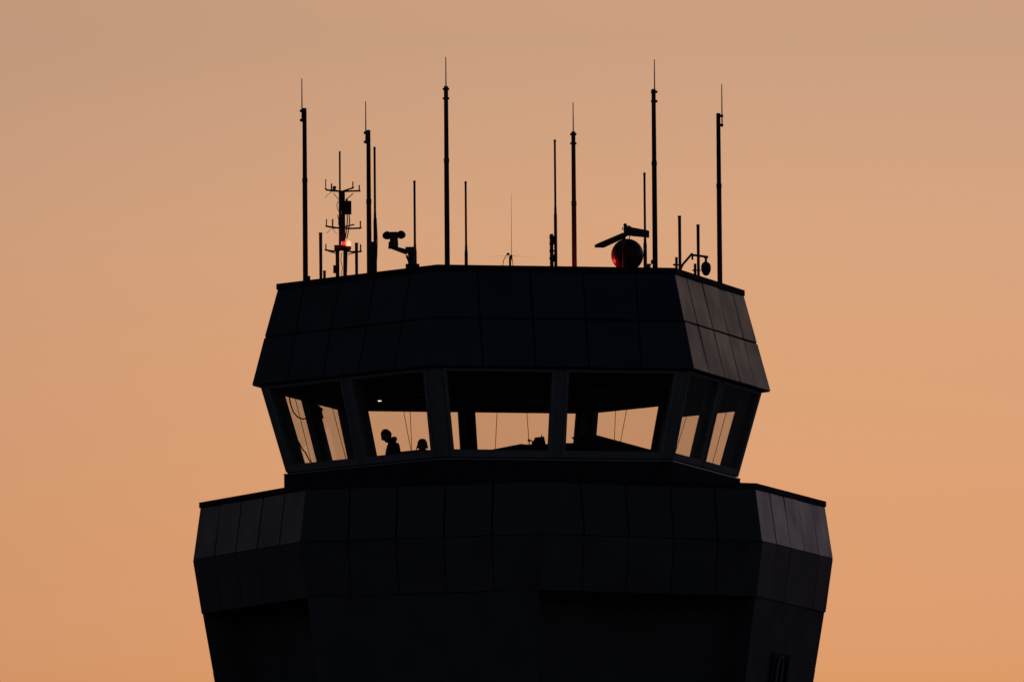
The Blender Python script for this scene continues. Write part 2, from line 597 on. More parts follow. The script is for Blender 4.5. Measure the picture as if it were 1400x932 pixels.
# ------------------------------------------------------------------ rooftop: six tall corner masts
MAST = [
    ('tall lightning mast with thin tip rod at the far left corner of the cab roof', 108, 414.0, -0.028),
    ('tallest looking mast left of centre, standing on the cab roof near its front left corner', 78, 611.0, 0.0),
    ('tall mast with thin tip rod just right of the round red-lit dome', 82, 895.5, 0.012),
    ('tall mast at the far right corner with its tip rod clamped on one side', 116, 984.3, 0.034),
    ('tall mast between the centre and the round dome, its foot lit red', 140, 782.8, 0.0),
    ('tall mast with thin tip rod directly right of the crossarm antenna mast', 139, 501.2, -0.03),
]
Z_POLE = 25.175
TOPS = [148, 118, 122, 155, 180, 178]
for i, (lab, ytip, xtip, off) in enumerate(MAST):
    x, y = 3.745 * math.cos(HA[i]), 3.745 * math.sin(HA[i])
    # top of pole seen at its own pixel height
    lo = at(699, TOPS[i], y)
    pxs = [416.2, 609.7, 893.5, 982.0, 783.8, 503.6][i]
    P = at(pxs, TOPS[i], y)
    x, zt = P.x, P.z
    t = thing('lightning_mast', (x, y, ROOF_Z), lab, 'mast', 'tall lightning masts at the corners of the cab roof')
    b = MB()
    zm = ROOF_Z + (zt - ROOF_Z) * 0.61
    h = zm - ROOF_Z
    b.steps((x, y, ROOF_Z), [(0, 0.16), (0.02, 0.16), (0.021, 0.046), (h - 0.03, 0.043), (h - 0.029, 0.048), (h + 0.05, 0.048),
                             (h + 0.051, 0.040), (zt - ROOF_Z - 0.004, 0.037), (zt - ROOF_Z, 0.030)], 16)
    b.build('pole', M['pole'], t, smooth=True)
    tip = at(xtip, ytip, y)
    ox = off
    for q, dz in enumerate((0.05, 0.215)):
        c = MB()
        if abs(off) < 0.002:
            c.steps((x, y, zt - dz - 0.018), [(0, 0.058), (0.036, 0.058)], 14)
        else:
            c.box((x + ox * 0.9, y, zt - dz), (0.115, 0.10, 0.034))
            c.box((x + ox * 1.6, y - 0.02, zt - dz), (0.05, 0.02, 0.05))
        c.build('collar', M['steel'], t, bevel=0.004)
    w = MB()
    rx = x + ox * (1.5 if i != 3 else 1.9)
    w.tube([(rx, y - (0.05 if abs(off) > .002 else 0), zt - 0.25), (rx, y - (0.05 if abs(off) > .002 else 0), zt), (rx, y - (0.05 if abs(off) > .002 else 0), tip.z)],
           [0.012, 0.011, 0.0075], 8)
    w.build('rod', M['steel'], t, smooth=True)
    if i in (0, 2):
        c = MB()
        zf = at(pxs, 380 if i == 0 else 358, y).z
        c.box((x + (0.06 if i == 0 else -0.05), y, zf), (0.05, 0.05, 0.07))
        c.build('junction_box', M['black'], t, bevel=0.005)


# ------------------------------------------------------------------ rooftop: slim antennas
def slim(name, lab, px, ytop, Y, prof, group, cat='antenna', mount=None):
    """prof: (pixel y, radius m) from the top down; the last entry continues to the roof"""
    P = at(px, ytop, Y)
    t = thing(name, (P.x, Y, ROOF_Z), lab, cat, group)
    zs = [(at(px, yy, Y).z, r) for yy, r in prof]
    zs = sorted(zs)
    pr = [(0, 0.07), (0.03, 0.07), (0.031, zs[0][1])]
    pr += [(z - ROOF_Z, r) for z, r in zs]
    if pr[-1][0] > 0.05:
        pr.append((pr[-1][0] + 0.003, pr[-1][1] * 0.7))
    return t, P, pr


def stub(lab, px, ytop, Y, r):
    t, P, pr = slim('stub_antenna', lab, px, ytop, Y, [(ytop, r)], 'short stub antennas on the cab roof')
    b = MB()
    r *= 1.12
    b.steps((P.x, Y, ROOF_Z), pr[:3] + [(pr[3][0] - 0.03, r), (pr[3][0] - 0.029, r * 1.12), (pr[3][0], r * 1.12)], 14)
    b.build('tube', M['fibre'], t, smooth=True)
    c = MB()
    c.box((P.x, Y, ROOF_Z + 0.06), (0.13, 0.13, 0.06))
    c.build('foot', M['steel'], t, bevel=0.005)
    return t, P


stub('short thick stub antenna left of the crossarm mast', 438.3, 318, -1.0, 0.026)
stub('tiny knee-high stub between the left stub antenna and the crossarm mast', 443.6, 370, -1.0, 0.022)
stub('short stub antenna between the crossarm mast and the tall mast', 487.3, 332, -0.5, 0.025)
stub('thin stub antenna where the dome camera arm begins, right of the round dome', 929.0, 295, -0.8, 0.025)
stub('thin stub antenna standing in front of the dome camera arm', 954.3, 307, -0.5, 0.025)


def whip(lab, px, ytop, yjoint, Y, rt, rb):
    zt, zj = at(px, ytop, Y).z, at(px, yjoint, Y).z
    x = at(px, (ytop + 360) / 2, Y).x
    rt, rb = rt * 1.22, rb * 1.08
    t = thing('whip_antenna', (x, Y, ROOF_Z), lab, 'antenna', 'slim whip antennas on the cab roof')
    b = MB()
    b.steps((x, Y, zj), [(-0.02, rb * 0.8), (0.06, rt * 1.15), (0.10, rt), (zt - zj - 0.05, rt * 0.95), (zt - zj - 0.049, rt * 1.08), (zt - zj, rt * 1.05)], 12)
    b.build('whip', M['fibre'], t, smooth=True)
    b = MB()
    b.steps((x, Y, ROOF_Z), [(0, 0.07), (0.03, 0.07), (0.031, rb), (zj - ROOF_Z - 0.06, rb), (zj - ROOF_Z, rb * 0.8)], 12)
    b.build('base_tube', M['fibre'], t, smooth=True)
    return t, x


# two part whip beside the right-hand mast of the left group, clamped to a short post
t, x = whip('two part whip antenna clamped to a post, close right of the tall mast', 512.6, 201, 298, -1.5, 0.017, 0.028)
b = MB()
zp = at(510, 330, -1.5).z
xp = at(508.6, 350, -1.5).x
b.tube([(xp, -1.44, ROOF_Z), (xp, -1.44, zp)], 0.036, 12)
b.build('support_post', M['pole'], t, smooth=True)
for yy in (334, 345, 356):
    b = MB()
    p = at(511, yy, -1.47)
    b.box((p.x, -1.47, p.z), (0.10, 0.10, 0.05))
    b.build('clamp', M['steel'], t, bevel=0.004)
b = MB()
b.tube([at(514.5, 298, -1.53), at(516, 330, -1.53), at(515.4, 350, -1.53), at(514, 372, -1.5)], 0.007, 6)
b.build('cable', M['black'], t, smooth=True)

whip('slim whip antenna rising from the bracket pedestal of the twin round lamps', 567.0, 247, 340, -2.0, 0.017, 0.030)
whip('slim whip antenna just right of the tall mast left of centre', 637.0, 248, 341, -2.5, 0.016, 0.027)
t, x = whip('slim whip antenna clamped on a short post left of the red-footed mast', 759.2, 191, 290, -1.0, 0.016, 0.026)
b = MB()
zp = at(754, 320, -1.0).z
xp = at(754.2, 345, -1.0).x
b.tube([(xp, -1.0, ROOF_Z), (xp, -1.0, zp)], 0.033, 12)
b.build('support_post', M['pole'], t, smooth=True)
for yy in (324, 333, 343, 353):
    p = at(754.2, yy, -1.0)
    b = MB()
    b.steps((p.x, -1.0, p.z - 0.015), [(0, 0.043), (0.03, 0.043)], 12)
    b.build('band', M['steel'], t, smooth=True)
b = MB()
p = at(757, 328, -1.0)
b.box((p.x, -1.0, p.z), (0.10, 0.05, 0.09))
b.build('clamp', M['steel'], t, bevel=0.004)
b = MB()
b.tube([at(761, 330, -1.02), at(760.8, 340, -1.02), at(758.5, 346, -1.02), at(757, 350, -1.02), at(757.5, 358, -1.02)], 0.009, 6)
b.build('cable', M['black'], t, smooth=True)
whip('slim whip antenna rising in front of the round red-lit dome', 881.6, 236, 331, -0.5, 0.017, 0.030)

# fine wire antenna with ground plane wires
Y = -2.0
P = at(697.3, 352, Y)
t = thing('wire_antenna', (P.x, Y, ROOF_Z), 'hair-thin wire antenna with fine horizontal radials at the middle of the roof', 'antenna')
b = MB()
b.tube([(P.x, Y, ROOF_Z), (P.x, Y, at(697, 351, Y).z)], 0.02, 10)
b.build('post', M['steel'], t, smooth=True)
b = MB()
a = at(699.2, 350, Y)
b.tube([at(699.4, 356, Y), at(699.2, 300, Y), at(699, 264, Y)], [0.005, 0.003, 0.002], 6)
b.build('wire', M['steel'], t, smooth=True)
b = MB()
for q in range(4):
    an = 0.35 + q * PI / 2
    e = a + V((0.42 * math.cos(an), 0.42 * math.sin(an), -0.02))
    b.tube([a, (a + e) / 2 + V((0, 0, 0.004)), e], [0.0016, 0.001, 0.0008], 6)
b.build('radials', M['steel'], t, smooth=True)
b = MB()
b.ball(at(694.7, 347.3, Y), (0.03, 0.03, 0.022))
b.box(at(698.6, 351, Y), (0.05, 0.05, 0.06))
b.build('clamp', M['black'], t, smooth=True)
b = MB()
b.tube([at(694.5, 348, Y), at(691, 351, Y), at(688.5, 356, Y), at(687.2, 364, Y)], 0.006, 6)
b.tube([at(700, 352, Y), at(701, 358, Y), at(701.3, 364, Y)], 0.006, 6)
b.build('cable', M['black'], t, smooth=True)

# ------------------------------------------------------------------ crossarm antenna mast with obstruction lamps
Y = 0.0
P = at(465, 300, Y)
t = thing('antenna_mast', (P.x, Y, ROOF_Z), 'crossarm antenna mast on two legs carrying the lit red obstruction lamp', 'antenna mast')


def A(px, py, dy=0.0):
    return at(px, py, Y + dy)


def tb(name, runs, m='steel', n=8):
    b = MB()
    for pts, r in runs:
        b.tube(pts, r, n)
    return b.build(name, M[m], t, smooth=True)


tb('pole', [([A(464.9, 337), A(464.7, 262)], 0.022), ([A(464.7, 262), A(464.5, 207)], 0.016)], 'pole')
tb('pole', [([A(470, 337, .1), A(469.3, 263, .1)], 0.030)], 'pole')
xl, xr = A(461.3, 341).x, A(472.3, 341).x
tb('leg', [([(xl, Y, ROOF_Z), (xl, Y, A(461, 339).z)], 0.034)], 'pole', 12)
tb('leg', [([(xr - .02, Y + .05, ROOF_Z), (xr, Y + .05, A(472, 339).z)], [0.03, 0.04])], 'pole', 12)
b = MB()
c = A(468.8, 338.8)
b.box(c, (0.28, 0.26, 0.07))
b.box(A(460.5, 339.5), (0.09, 0.2, 0.10))
b.build('platform', M['steel'], t, bevel=0.006)
for (yl, yr, xs, ys) in ((259.5, 261, (445.4, 491.2), 0), (309.5, 312, (446.3, 492.6), 1), (342, 344, (445.8, 493), 2)):
    l, r = A(xs[0], yl, -0.1), A(xs[1], yr, 0.12)
    m_ = A(467.5, (yl + yr) / 2 + (1.5 if ys < 2 else -1.5), 0.0)
    runs = [([l, A(456, yl + 1.5, -.1), m_, A(480, yr + .3, .08), r], 0.016)]
    if ys == 0:
        runs += [([A(455, 259.5, .3), A(466, 262.2, .1), A(482.5, 257, -.35)], 0.014), ([A(483, 264.5, .05), A(473.5, 272.5, .05)], 0.008),
                 ([A(456, 264, -.05), A(462.5, 272.5, 0)], 0.006), ([A(453.5, 262.5, -.05), A(447, 267, -.05), A(444.8, 270.5, -.05)], 0.004)]
    if ys == 1:
        runs += [([A(455, 312, .2), A(467, 311, .1), A(484, 307, -.3)], 0.013), ([A(453, 313, -.05), A(446.5, 319, -.05)], 0.004),
                 ([A(455, 313.5, -.05), A(460.5, 320, -.05)], 0.004)]
    if ys == 2:
        runs += [([A(449, 343.3, -.1), A(461, 347, 0)], 0.009), ([A(490, 344, .1), A(476, 348, .05)], 0.009)]
    tb('crossarm', runs)
elem = [(445.3, 245, 259.5, -.1, .009), (453.2, 251, 262, .3, .013), (482.4, 248.3, 257.5, -.35, .011), (491.2, 253, 262, .12, .012),
        (446.3, 299.5, 310, -.1, .010), (454.8, 299.5, 312, .2, .013), (492.7, 302, 312.5, .12, .012),
        (445.6, 333.5, 342.5, -.1, .011), (493, 334, 344.5, .12, .013)]
for (x, y0, y1, dy, r) in elem:
    tb('antenna_rod', [([A(x, y1, dy), A(x, y1 - 1.8, dy)], r * 2.0), ([A(x, y1 - 1.8, dy), A(x, y0, dy)], r)])
b = MB()
b.ball(A(457.2, 256.5), (0.035, 0.035, 0.03))
b.tube([A(457.2, 256.5), A(457.4, 261)], 0.02, 8)
b.build('sensor', M['black'], t, smooth=True)
b = MB()
b.box(A(475.6, 284), (0.125, 0.12, 0.235))
b.box(A(474, 273.6), (0.04, 0.05, 0.05))
b.build('equipment_box', M['black'], t, bevel=0.01)
tb('cable', [([A(462.5, 275), A(460.3, 280), A(461.5, 286), A(464, 290)], 0.006), ([A(461.5, 294), A(463, 300), A(463, 308)], 0.008),
             ([A(474.5, 293), A(475, 302), A(474, 312), A(472, 326)], 0.010), ([A(477.3, 293), A(478, 304), A(476, 318), A(474, 326)], 0.010),
             ([A(467, 345), A(466, 355), A(468, 366), A(466.8, 379)], 0.006), ([A(466, 262), A(467.5, 290), A(466.8, 330)], 0.012)], 'black', 6)
b = MB()
b.box(A(457.5, 368), (0.05, 0.06, 0.14))
b.build('junction_box', M['black'], t, bevel=0.005)
for px_, py_, rr, mm, nm in ((476.6, 332.6, 0.040, 'lamp', 'obstruction_lamp'), (470.2, 332.4, 0.030, 'lampdim', 'obstruction_lamp')):
    b = MB()
    c = A(px_, py_, -0.16)
    b.steps((c.x, c.y, c.z - rr * 1.3), [(0, rr * .9), (rr * .5, rr), (rr * 1.6, rr * .92), (rr * 2.2, rr * .62), (rr * 2.5, rr * .2)], 16)
    lo = b.build(nm, M[mm], t, smooth=True)
    b = MB()
    b.steps((c.x, c.y, c.z - rr * 1.3 - 0.05), [(0, rr * 1.1), (0.049, rr * 1.1)], 14)
    b.build('lamp_base', M['steel'], lo, smooth=True)

# ------------------------------------------------------------------ twin round lamps on an arm
Y = -2.2
P = at(562, 363, Y)
t = thing('camera_unit', (P.x, Y, ROOF_Z), 'pan-tilt camera with two round lamps on a slanted arm left of centre', 'security camera')
b = MB()
b.box((at(564, 364, Y).x, Y, (ROOF_Z + at(564, 361.5, Y).z) / 2), (0.24, 0.26, at(564, 361.5, Y).z - ROOF_Z))
b.build('pedestal', M['steel'], t, bevel=0.008)
b = MB()
b.box(at(562.5, 351, Y), (0.115, 0.10, 0.30))
b.box(at(560.5, 342, Y), (0.16, 0.11, 0.11))
b.build('bracket', M['housing'], t, bevel=0.01)
b = MB()
q0 = [at(531.5, 339.2, Y - .05), at(531.5, 334.5, Y - .05), at(531.5, 334.5, Y + .05), at(531.5, 339.2, Y + .05)]
q1 = [at(556, 348.5, Y - .05), at(556, 340.5, Y - .05), at(556, 340.5, Y + .05), at(556, 348.5, Y + .05)]
b.hexa(q0, q1)
b.build('arm', M['housing'], t, bevel=0.006)
b = MB()
b.tube([at(555.5, 349, Y), at(558.5, 356, Y), at(560, 363, Y)], 0.018, 8)
b.tube([at(558, 347, Y - .04), at(561, 355, Y - .04), at(562, 363, Y - .04)], 0.014, 8)
b.build('cable', M['black'], t, smooth=True)
b = MB()
b.box(at(538.5, 326, Y), (0.145, 0.14, 0.22))
b.box(at(537.8, 335.0, Y), (0.17, 0.15, 0.10))
b.box(at(535.5, 338.6, Y), (0.12, 0.13, 0.03))
b.box(at(536, 318.6, Y), (0.09, 0.16, 0.012))
b.tube([at(530, 321.5, Y), at(547, 321.5, Y)], 0.014, 8)
hb = b.build('camera_head', M['housing'], t, bevel=0.008)
for px_ in (527.6, 549.8):
    b = MB()
    c = at(px_, 321.5 + (0.6 if px_ < 540 else -0.3), Y)
    mm = Matrix.Rotation(R(90), 4, 'X')
    pr = [(-0.06, 0.035), (-0.03, 0.055), (0.02, 0.072), (0.05, 0.074), (0.052, 0.066)]
    n = 20
    vs = []
    ang = R(34 if px_ < 540 else -28)
    for z, r_ in pr:
        for k in range(n):
            v = V((r_ * math.cos(2 * PI * k / n), -z, r_ * math.sin(2 * PI * k / n)))
            v.rotate(Matrix.Rotation(ang, 3, 'Z'))
            vs.append(c + v)
    fs = [(i * n + k, i * n + (k + 1) % n, (i + 1) * n + (k + 1) % n, (i + 1) * n + k) for i in range(4) for k in range(n)]
    fs += [tuple(range(n)), tuple(4 * n + k for k in range(n))]
    b.add(vs, fs)
    lo = b.build('round_lamp', M['black'], hb, smooth=True)

# ------------------------------------------------------------------ round red-lit radome and twin camera post
Y = 2.2
c = at(857.6, 348.6, Y)
rr = 0.285
t = thing('radome', (c.x, Y, ROOF_Z), 'round red-lit radome behind the twin camera post on the right of the roof', 'radome')
b = MB()
b.ball(c, (rr * 0.985, rr * 0.8, rr), nu=40, nv=24)
dm = b.build('dome', M['radome'], t, smooth=True)
for ax, sc_r in ((V((0, 0.8, 0)), 1.0), (V((0.985, 0, 0)), 1.0)):
    b = MB()
    sx = V((1, 0, 0)) * 0.985 if ax.y else V((0, 1, 0)) * 0.8
    b.tube([c + (sx * math.cos(2 * PI * q / 40) + V((0, 0, 1)) * math.sin(2 * PI * q / 40)) * (rr + 0.002) for q in range(41)], 0.006, 6, cap=False)
    b.build('seam', M['radome'], dm, smooth=True)
b = MB()
b.steps((c.x, Y, ROOF_Z), [(0, 0.2), (0.04, 0.2), (0.041, 0.08), (c.z - ROOF_Z - rr * 0.93, 0.08), (c.z - ROOF_Z - rr * .9, 0.14), (c.z - ROOF_Z - rr * .8, 0.14)], 18)
b.build('stand', M['steel'], t, smooth=True)
b = MB()
b.tube([at(860.6, 328, Y), at(860.6, 321.5, Y)], 0.007, 6)
b.build('lightning_pin', M['steel'], t, smooth=True)

Y = 1.75
P = at(853.3, 340, Y)
t = thing('camera_post', (P.x, Y, ROOF_Z), 'post in front of the red-lit dome with two long camera housings pointing left and right', 'security camera')
b = MB()
b.tube([(P.x, Y, ROOF_Z), (P.x, Y, at(853, 322, Y).z)], 0.03, 12)
b.build('post', M['pole'], t, smooth=True)
b = MB()
q = at(855.3, 315.5, Y)
b.box(q, (0.07, 0.12, 0.20))
b.ball(at(854.6, 307.6, Y), (0.032, 0.05, 0.032))
b.box(at(859.4, 312.5, Y), (0.06, 0.10, 0.10), Matrix.Rotation(R(28), 3, 'Y'))
b.box(at(852.8, 322, Y), (0.07, 0.10, 0.07))
b.box(at(851.4, 312.8, Y), (0.02, 0.05, 0.05))
b.build('bracket', M['housing'], t, bevel=0.008)
b = MB()
b.hexa([at(857.5, 309.4, Y - .07), at(857.5, 309.4, Y + .07), at(857.5, 322.4, Y + .07), at(857.5, 322.4, Y - .07)],
       [at(886, 314.8, Y - .27), at(886, 314.8, Y - .13), at(886, 325.0, Y - .13), at(886, 325.0, Y - .27)])
h1 = b.build('camera_housing', M['housing'], t, bevel=0.02)
b = MB()
b.hexa([at(884.6, 314.3, Y - .275), at(884.6, 314.3, Y - .125), at(884.6, 325.4, Y - .125), at(884.6, 325.4, Y - .275)],
       [at(887.8, 315.6, Y - .28), at(887.8, 315.6, Y - .14), at(887.6, 325.0, Y - .14), at(887.6, 325.0, Y - .28)])
b.build('front_ring', M['black'], h1, bevel=0.01)
b = MB()
b.hexa([at(852.4, 317.6, Y - .06), at(852.4, 317.6, Y + .06), at(852.2, 326.5, Y + .06), at(852.2, 326.5, Y - .06)],
       [at(816, 333.0, Y - .25), at(816, 333.0, Y - .13), at(826, 338.6, Y - .13), at(826, 338.6, Y - .25)])
h2 = b.build('camera_housing', M['housing'], t, bevel=0.012)
b = MB()
b.hexa([at(818, 332.4, Y - .255), at(818, 332.4, Y - .125), at(826.5, 338.8, Y - .125), at(826.5, 338.8, Y - .255)],
       [at(812.8, 334.8, Y - .27), at(812.8, 334.8, Y - .14), at(813.2, 338.6, Y - .14), at(813.2, 338.6, Y - .27)])
b.build('sun_hood', M['black'], h2, bevel=0.004)

# small box on the roof right of the dome
Y = 1.2
P = at(885.5, 366, Y)
zt = at(885.5, 362.3, Y).z
t = thing('junction_box', (P.x, Y, ROOF_Z), 'small low box with rounded lid at the foot of the whip by the dome', 'electrical box')
b = MB()
b.box((P.x, Y, (ROOF_Z + zt) / 2), (0.10, 0.12, zt - ROOF_Z))
b.build('body', M['black'], t, bevel=0.01)
b = MB()
b.box((P.x, Y, zt + 0.008), (0.13, 0.15, 0.016))
b.build('lid', M['steel'], t, bevel=0.006)

# ------------------------------------------------------------------ dome camera on a bent arm
Y = -0.55
P = at(933, 362, Y)
t = thing('dome_camera', (P.x, Y, ROOF_Z), 'hanging dome camera at the end of a bent arm on the right roof corner', 'security camera')
b = MB()
b.tube([(P.x - .03, Y, ROOF_Z), at(930.6, 368, Y), at(933.4, 361.5, Y), at(944, 349.3, Y), at(946, 348.3, Y), at(949, 348.8, Y), at(968.3, 351.4, Y)], 0.021, 10)
b.build('arm', M['housing'], t, smooth=True)
b = MB()
b.tube([at(946.6, 348.5, Y), at(946.6, 355.2, Y)], 0.018, 8)
b.ball(at(945.6, 347.6, Y), 0.025)
b.build('clamp', M['steel'], t, smooth=True)
b = MB()
c = at(965.2, 366.2, Y)
zt = at(965.2, 352, Y).z
b.steps((c.x, Y, c.z), [(-0.125, 0.03), (-0.115, 0.052), (-0.09, 0.068), (-0.04, 0.086), (0.03, 0.088), (0.075, 0.07), (0.095, 0.045), (0.11, 0.022), (zt - c.z - 0.02, 0.02), (zt - c.z - 0.018, 0.034), (zt - c.z + .02, 0.034)], 20)
hd = b.build('camera_head', M['housing'], t, smooth=True)
b = MB()
b.ball((c.x, Y, c.z - 0.085), (0.062, 0.062, 0.055))
b.build('dome', M['lens'], hd, smooth=True)
b = MB()
b.tube([at(964, 357, Y - .03), at(962, 359, Y - .03), at(960.5, 359.2, Y - .03)], 0.005, 6)
b.build('cable', M['black'], t, smooth=True)

for (lab, px_, y0, xa, xb, yb, Y) in (
        ('short post with a sideways bolt at the left foot of the dome camera arm', 924.8, 351.5, 919.8, 930, 362, -1.2),
        ('short post with a sideways bolt below the dome camera arm', 950.3, 360.5, 946.5, 958, 369.5, -0.9)):
    P = at(px_, y0, Y)
    t = thing('mounting_post', (P.x, Y, ROOF_Z), lab, 'post', 'short mounting posts on the cab roof')
    b = MB()
    b.tube([(P.x, Y, ROOF_Z), (P.x, Y, P.z)], 0.024, 12)
    b.build('post', M['pole'], t, smooth=True)
    b = MB()
    b.tube([at(xa, yb, Y), at(xb, yb, Y)], 0.012, 8)
    b.tube([at(xa + 1.5, yb, Y), at(xa + 3, yb, Y)], 0.022, 8)
    b.build('bolt', M['steel'], t, smooth=True)

# red obstruction lamps low on the roof, hidden from the camera by the parapet; the second is added to redden the mast foot
for lab, lx, ly in (('low red obstruction light behind the parapet beside the round dome', 1.40, 2.44),
                    ('low red lamp added behind the parapet to redden the foot of the red-footed mast', 1.27, 3.20)):
    t = thing('obstruction_light', (lx, ly, ROOF_Z), lab, 'obstruction light', 'low red obstruction lights behind the parapet')
    b = MB()
    b.steps((lx, ly, ROOF_Z), [(0, 0.10), (0.03, 0.10), (0.031, 0.03), (0.50, 0.03), (0.501, 0.07), (0.54, 0.07)], 16)
    b.build('stand', M['steel'], t, smooth=True)
    b = MB()
    b.steps((lx, ly, ROOF_Z + 0.541), [(0, 0.05), (0.06, 0.055), (0.11, 0.04), (0.13, 0.012)], 16)
    b.build('lamp', M['lampdim'], t, smooth=True)


def red_light(name, loc, power, rad=0.05):
    l = bpy.data.lights.new(name, 'POINT')
    l.color = (1.0, 0.03, 0.04)
    l.energy = power
    l.shadow_soft_size = rad
    o = bpy.data.objects.new(name, l)
    o.location = loc
    col.objects.link(o)
    return o


red_light('red_lamp_light', (1.40, 2.40, ROOF_Z + 0.72), 18.0)
red_light('red_lamp_light', (1.27, 3.19, ROOF_Z + 0.72), 1.6)  # added glow that concentrates the red at the mast foot
c = at(474, 327.5, -0.30)
red_light('mast_lamp_light', c, 0.8, 0.03)

# ------------------------------------------------------------------ inside the cab
Z_CE = Z_WT + 0.015


def ceil_pt(px, py):
    d = at(px, py, 0) - CAM
    return CAM + d * ((Z_CE - CAM.z) / d.z)


P = ceil_pt(519, 543.5)
t = thing('ceiling_light', (P.x, P.y, Z_CE), 'small lit round downlight in the cab ceiling, the only glowing one', 'ceiling light')
b = MB()
b.steps((P.x, P.y, Z_CE - 0.05), [(0, 0.045), (0.049, 0.055)], 18)
b.build('rim', M['coping'], t, smooth=True)
b = MB()
b.steps((P.x, P.y, Z_CE - 0.066), [(0, 0.022), (0.008, 0.034), (0.0155, 0.034)], 18)
b.build('lamp', M['downlamp'], t, smooth=True)
for lab, (x0, y0), w_ in (('pale ceiling panel added for the faint reflection at the top of the front window left of the mullion', (737, 547), 0.5),
                          ('pale ceiling panel added for the faint reflection in the front window right of the mullion', (815, 530), 0.6),
                          ('pale ceiling panel added for the faint reflection beside the front left corner post', (577, 537), 0.4)):
    P = ceil_pt(x0, y0)  # pale panels added where faint reflections show in the windows
    t = thing('reflection_panel', (P.x, P.y, Z_CE), lab, 'added reflection panel', 'panels added in the cab ceiling for faint reflections')
    b = MB()
    b.box((P.x, P.y, Z_CE - 0.012), (w_, 0.5, 0.02))
    b.build('frame', M['coping'], t)
    b = MB()
    b.box((P.x, P.y, Z_CE - 0.028), (w_ - .06, 0.44, 0.01))
    b.build('reflection_face', M['reflpale'], t)


# blind cords hang just inside the glass, leaning with it
def cord(lab, a, b_, Ya, Yb):
    p, q = at(a[0], a[1], Ya), at(b_[0], b_[1], Yb)
    up = (p - q).normalized()
    k = (Z_CE - p.z) / up.z if up.z > 0 else 0
    p2 = p + up * max(0.0, min(k, 1.2))
    if p2.z > Z_CE:
        p2.z = Z_CE
    m = MB()
    m.tube([p2, (p2 + q) / 2, q], 0.0055, 6)
    m.ball(q, (0.008, 0.008, 0.015), nu=8, nv=6)
    o = m.build('blind_cord', M['black'], smooth=True)
    tag(o, lab, 'blind cord', 'thin blind cords hanging inside the cab windows')


cord('slanting thin cord in the window with the two people, left one of the pair', (553, 568), (562.5, 619), -1.6, -1.6)
cord('upright thin cord in the window with the two people, right one of the pair', (561, 568), (563.2, 619), -1.6, -1.6)
cord('thin cord at the left of the front window that shows the monitor', (679.5, 567), (677, 614), -2.4, -2.4)
cord('thin cord just above the gooseneck and monitor', (720.5, 567), (723, 600), -2.4, -2.4)
cord('upright thin cord in the window left of the front right post', (841.5, 562), (840, 601), 0.2, 0.2)
cord('slanting thin cord in the window left of the front right post', (856.5, 561), (848.5, 603), 0.2, 0.2)
cord('thin slanting cord in the nearer right side window', (938, 571), (922.5, 621), -1.5, -1.5)
cord('thin slanting cord in the last window on the right', (992, 567), (974, 634), -0.4, -0.4)
cord('thin slanting cord in the leftmost window', (406, 554), (426, 633), 0.0, 0.0)
cord('thin slanting cord in the second window from the left', (455, 560), (474, 631), 0.0, 0.0)

for lab, pts in (('black cable drooping in a curve at the top of the leftmost window', [(395, 540), (397.5, 553), (401, 563), (407, 570), (413, 572.5), (420, 572)]),
                 ('black cable curving down to the sill of the leftmost window', [(408, 603), (413, 613), (418, 619), (423, 629), (428.5, 634.5), (433, 639)])):
    m = MB()
    m.tube([at(x, y, -0.35) for x, y in pts], 0.012, 8)
    tag(m.build('cable', M['black'], smooth=True), lab, 'cable', 'loose cables in the leftmost window')

# lowered roller shade inside the far right window nearest the right corner
f = Face(HA, 3, R_WB, Z_WB, R_WT, Z_WT)
t = thing('roller_shade', tuple(f.p(-f.h(1) / 2, 1, -0.15)), 'dark roller shade lowered a little, seen through the tops of the two right side windows', 'roller shade')
TS = 0.775


def sh_q(ta, tb_):
    return [f.p(-f.h(ta) + PW + 0.01, ta), f.p(-MW - 0.01, ta), f.p(-MW - 0.01, tb_), f.p(-f.h(tb_) + PW + 0.01, tb_)]


m = MB()
bar(m, sh_q(TS, 0.955), f.N, -0.128, -0.124)
m.build('fabric', M['jacket'], t)
m = MB()
bar(m, sh_q(TS - 0.012, TS + 0.004), f.N, -0.136, -0.1295)
m.build('bottom_bar', M['coping'], t)
m = MB()
m.tube([f.p(-f.h(.955) + PW + 0.01, 0.955, -0.16), f.p(-MW - 0.01, 0.955, -0.16)], 0.03, 12)
m.build('roller', M['coping'], t, smooth=True)

# signal light gun hanging by the far left corner post
Y = 0.6
P = at(437.5, 552, Y)
t = thing('signal_lamp', (P.x, Y, P.z), 'hand signal lamp hanging by the dark post between the two left windows', 'signal lamp')
m = MB()
m.tube([(P.x, Y, Z_CE), at(437.2, 556, Y)], 0.008, 6)
m.build('cord', M['black'], t, smooth=True)
m = MB()
m.tube([at(433.5, 559, Y), at(440.3, 562, Y)], [0.06, 0.05], 14)
m.tube([at(437.5, 561, Y), at(440.5, 572, Y)], 0.03, 10)
m.build('body', M['black'], t, smooth=True)

# consoles
def prism(mb, pts, dy):
    """polygon (list of Vectors in a vertical plane) thickened by vector dy"""
    n = len(pts)
    mb.add(list(pts) + [p + dy for p in pts], [tuple(range(n)), tuple(reversed(range(n, 2 * n)))] +
           [(i, (i + 1) % n, (i + 1) % n + n, i + n) for i in range(n)])


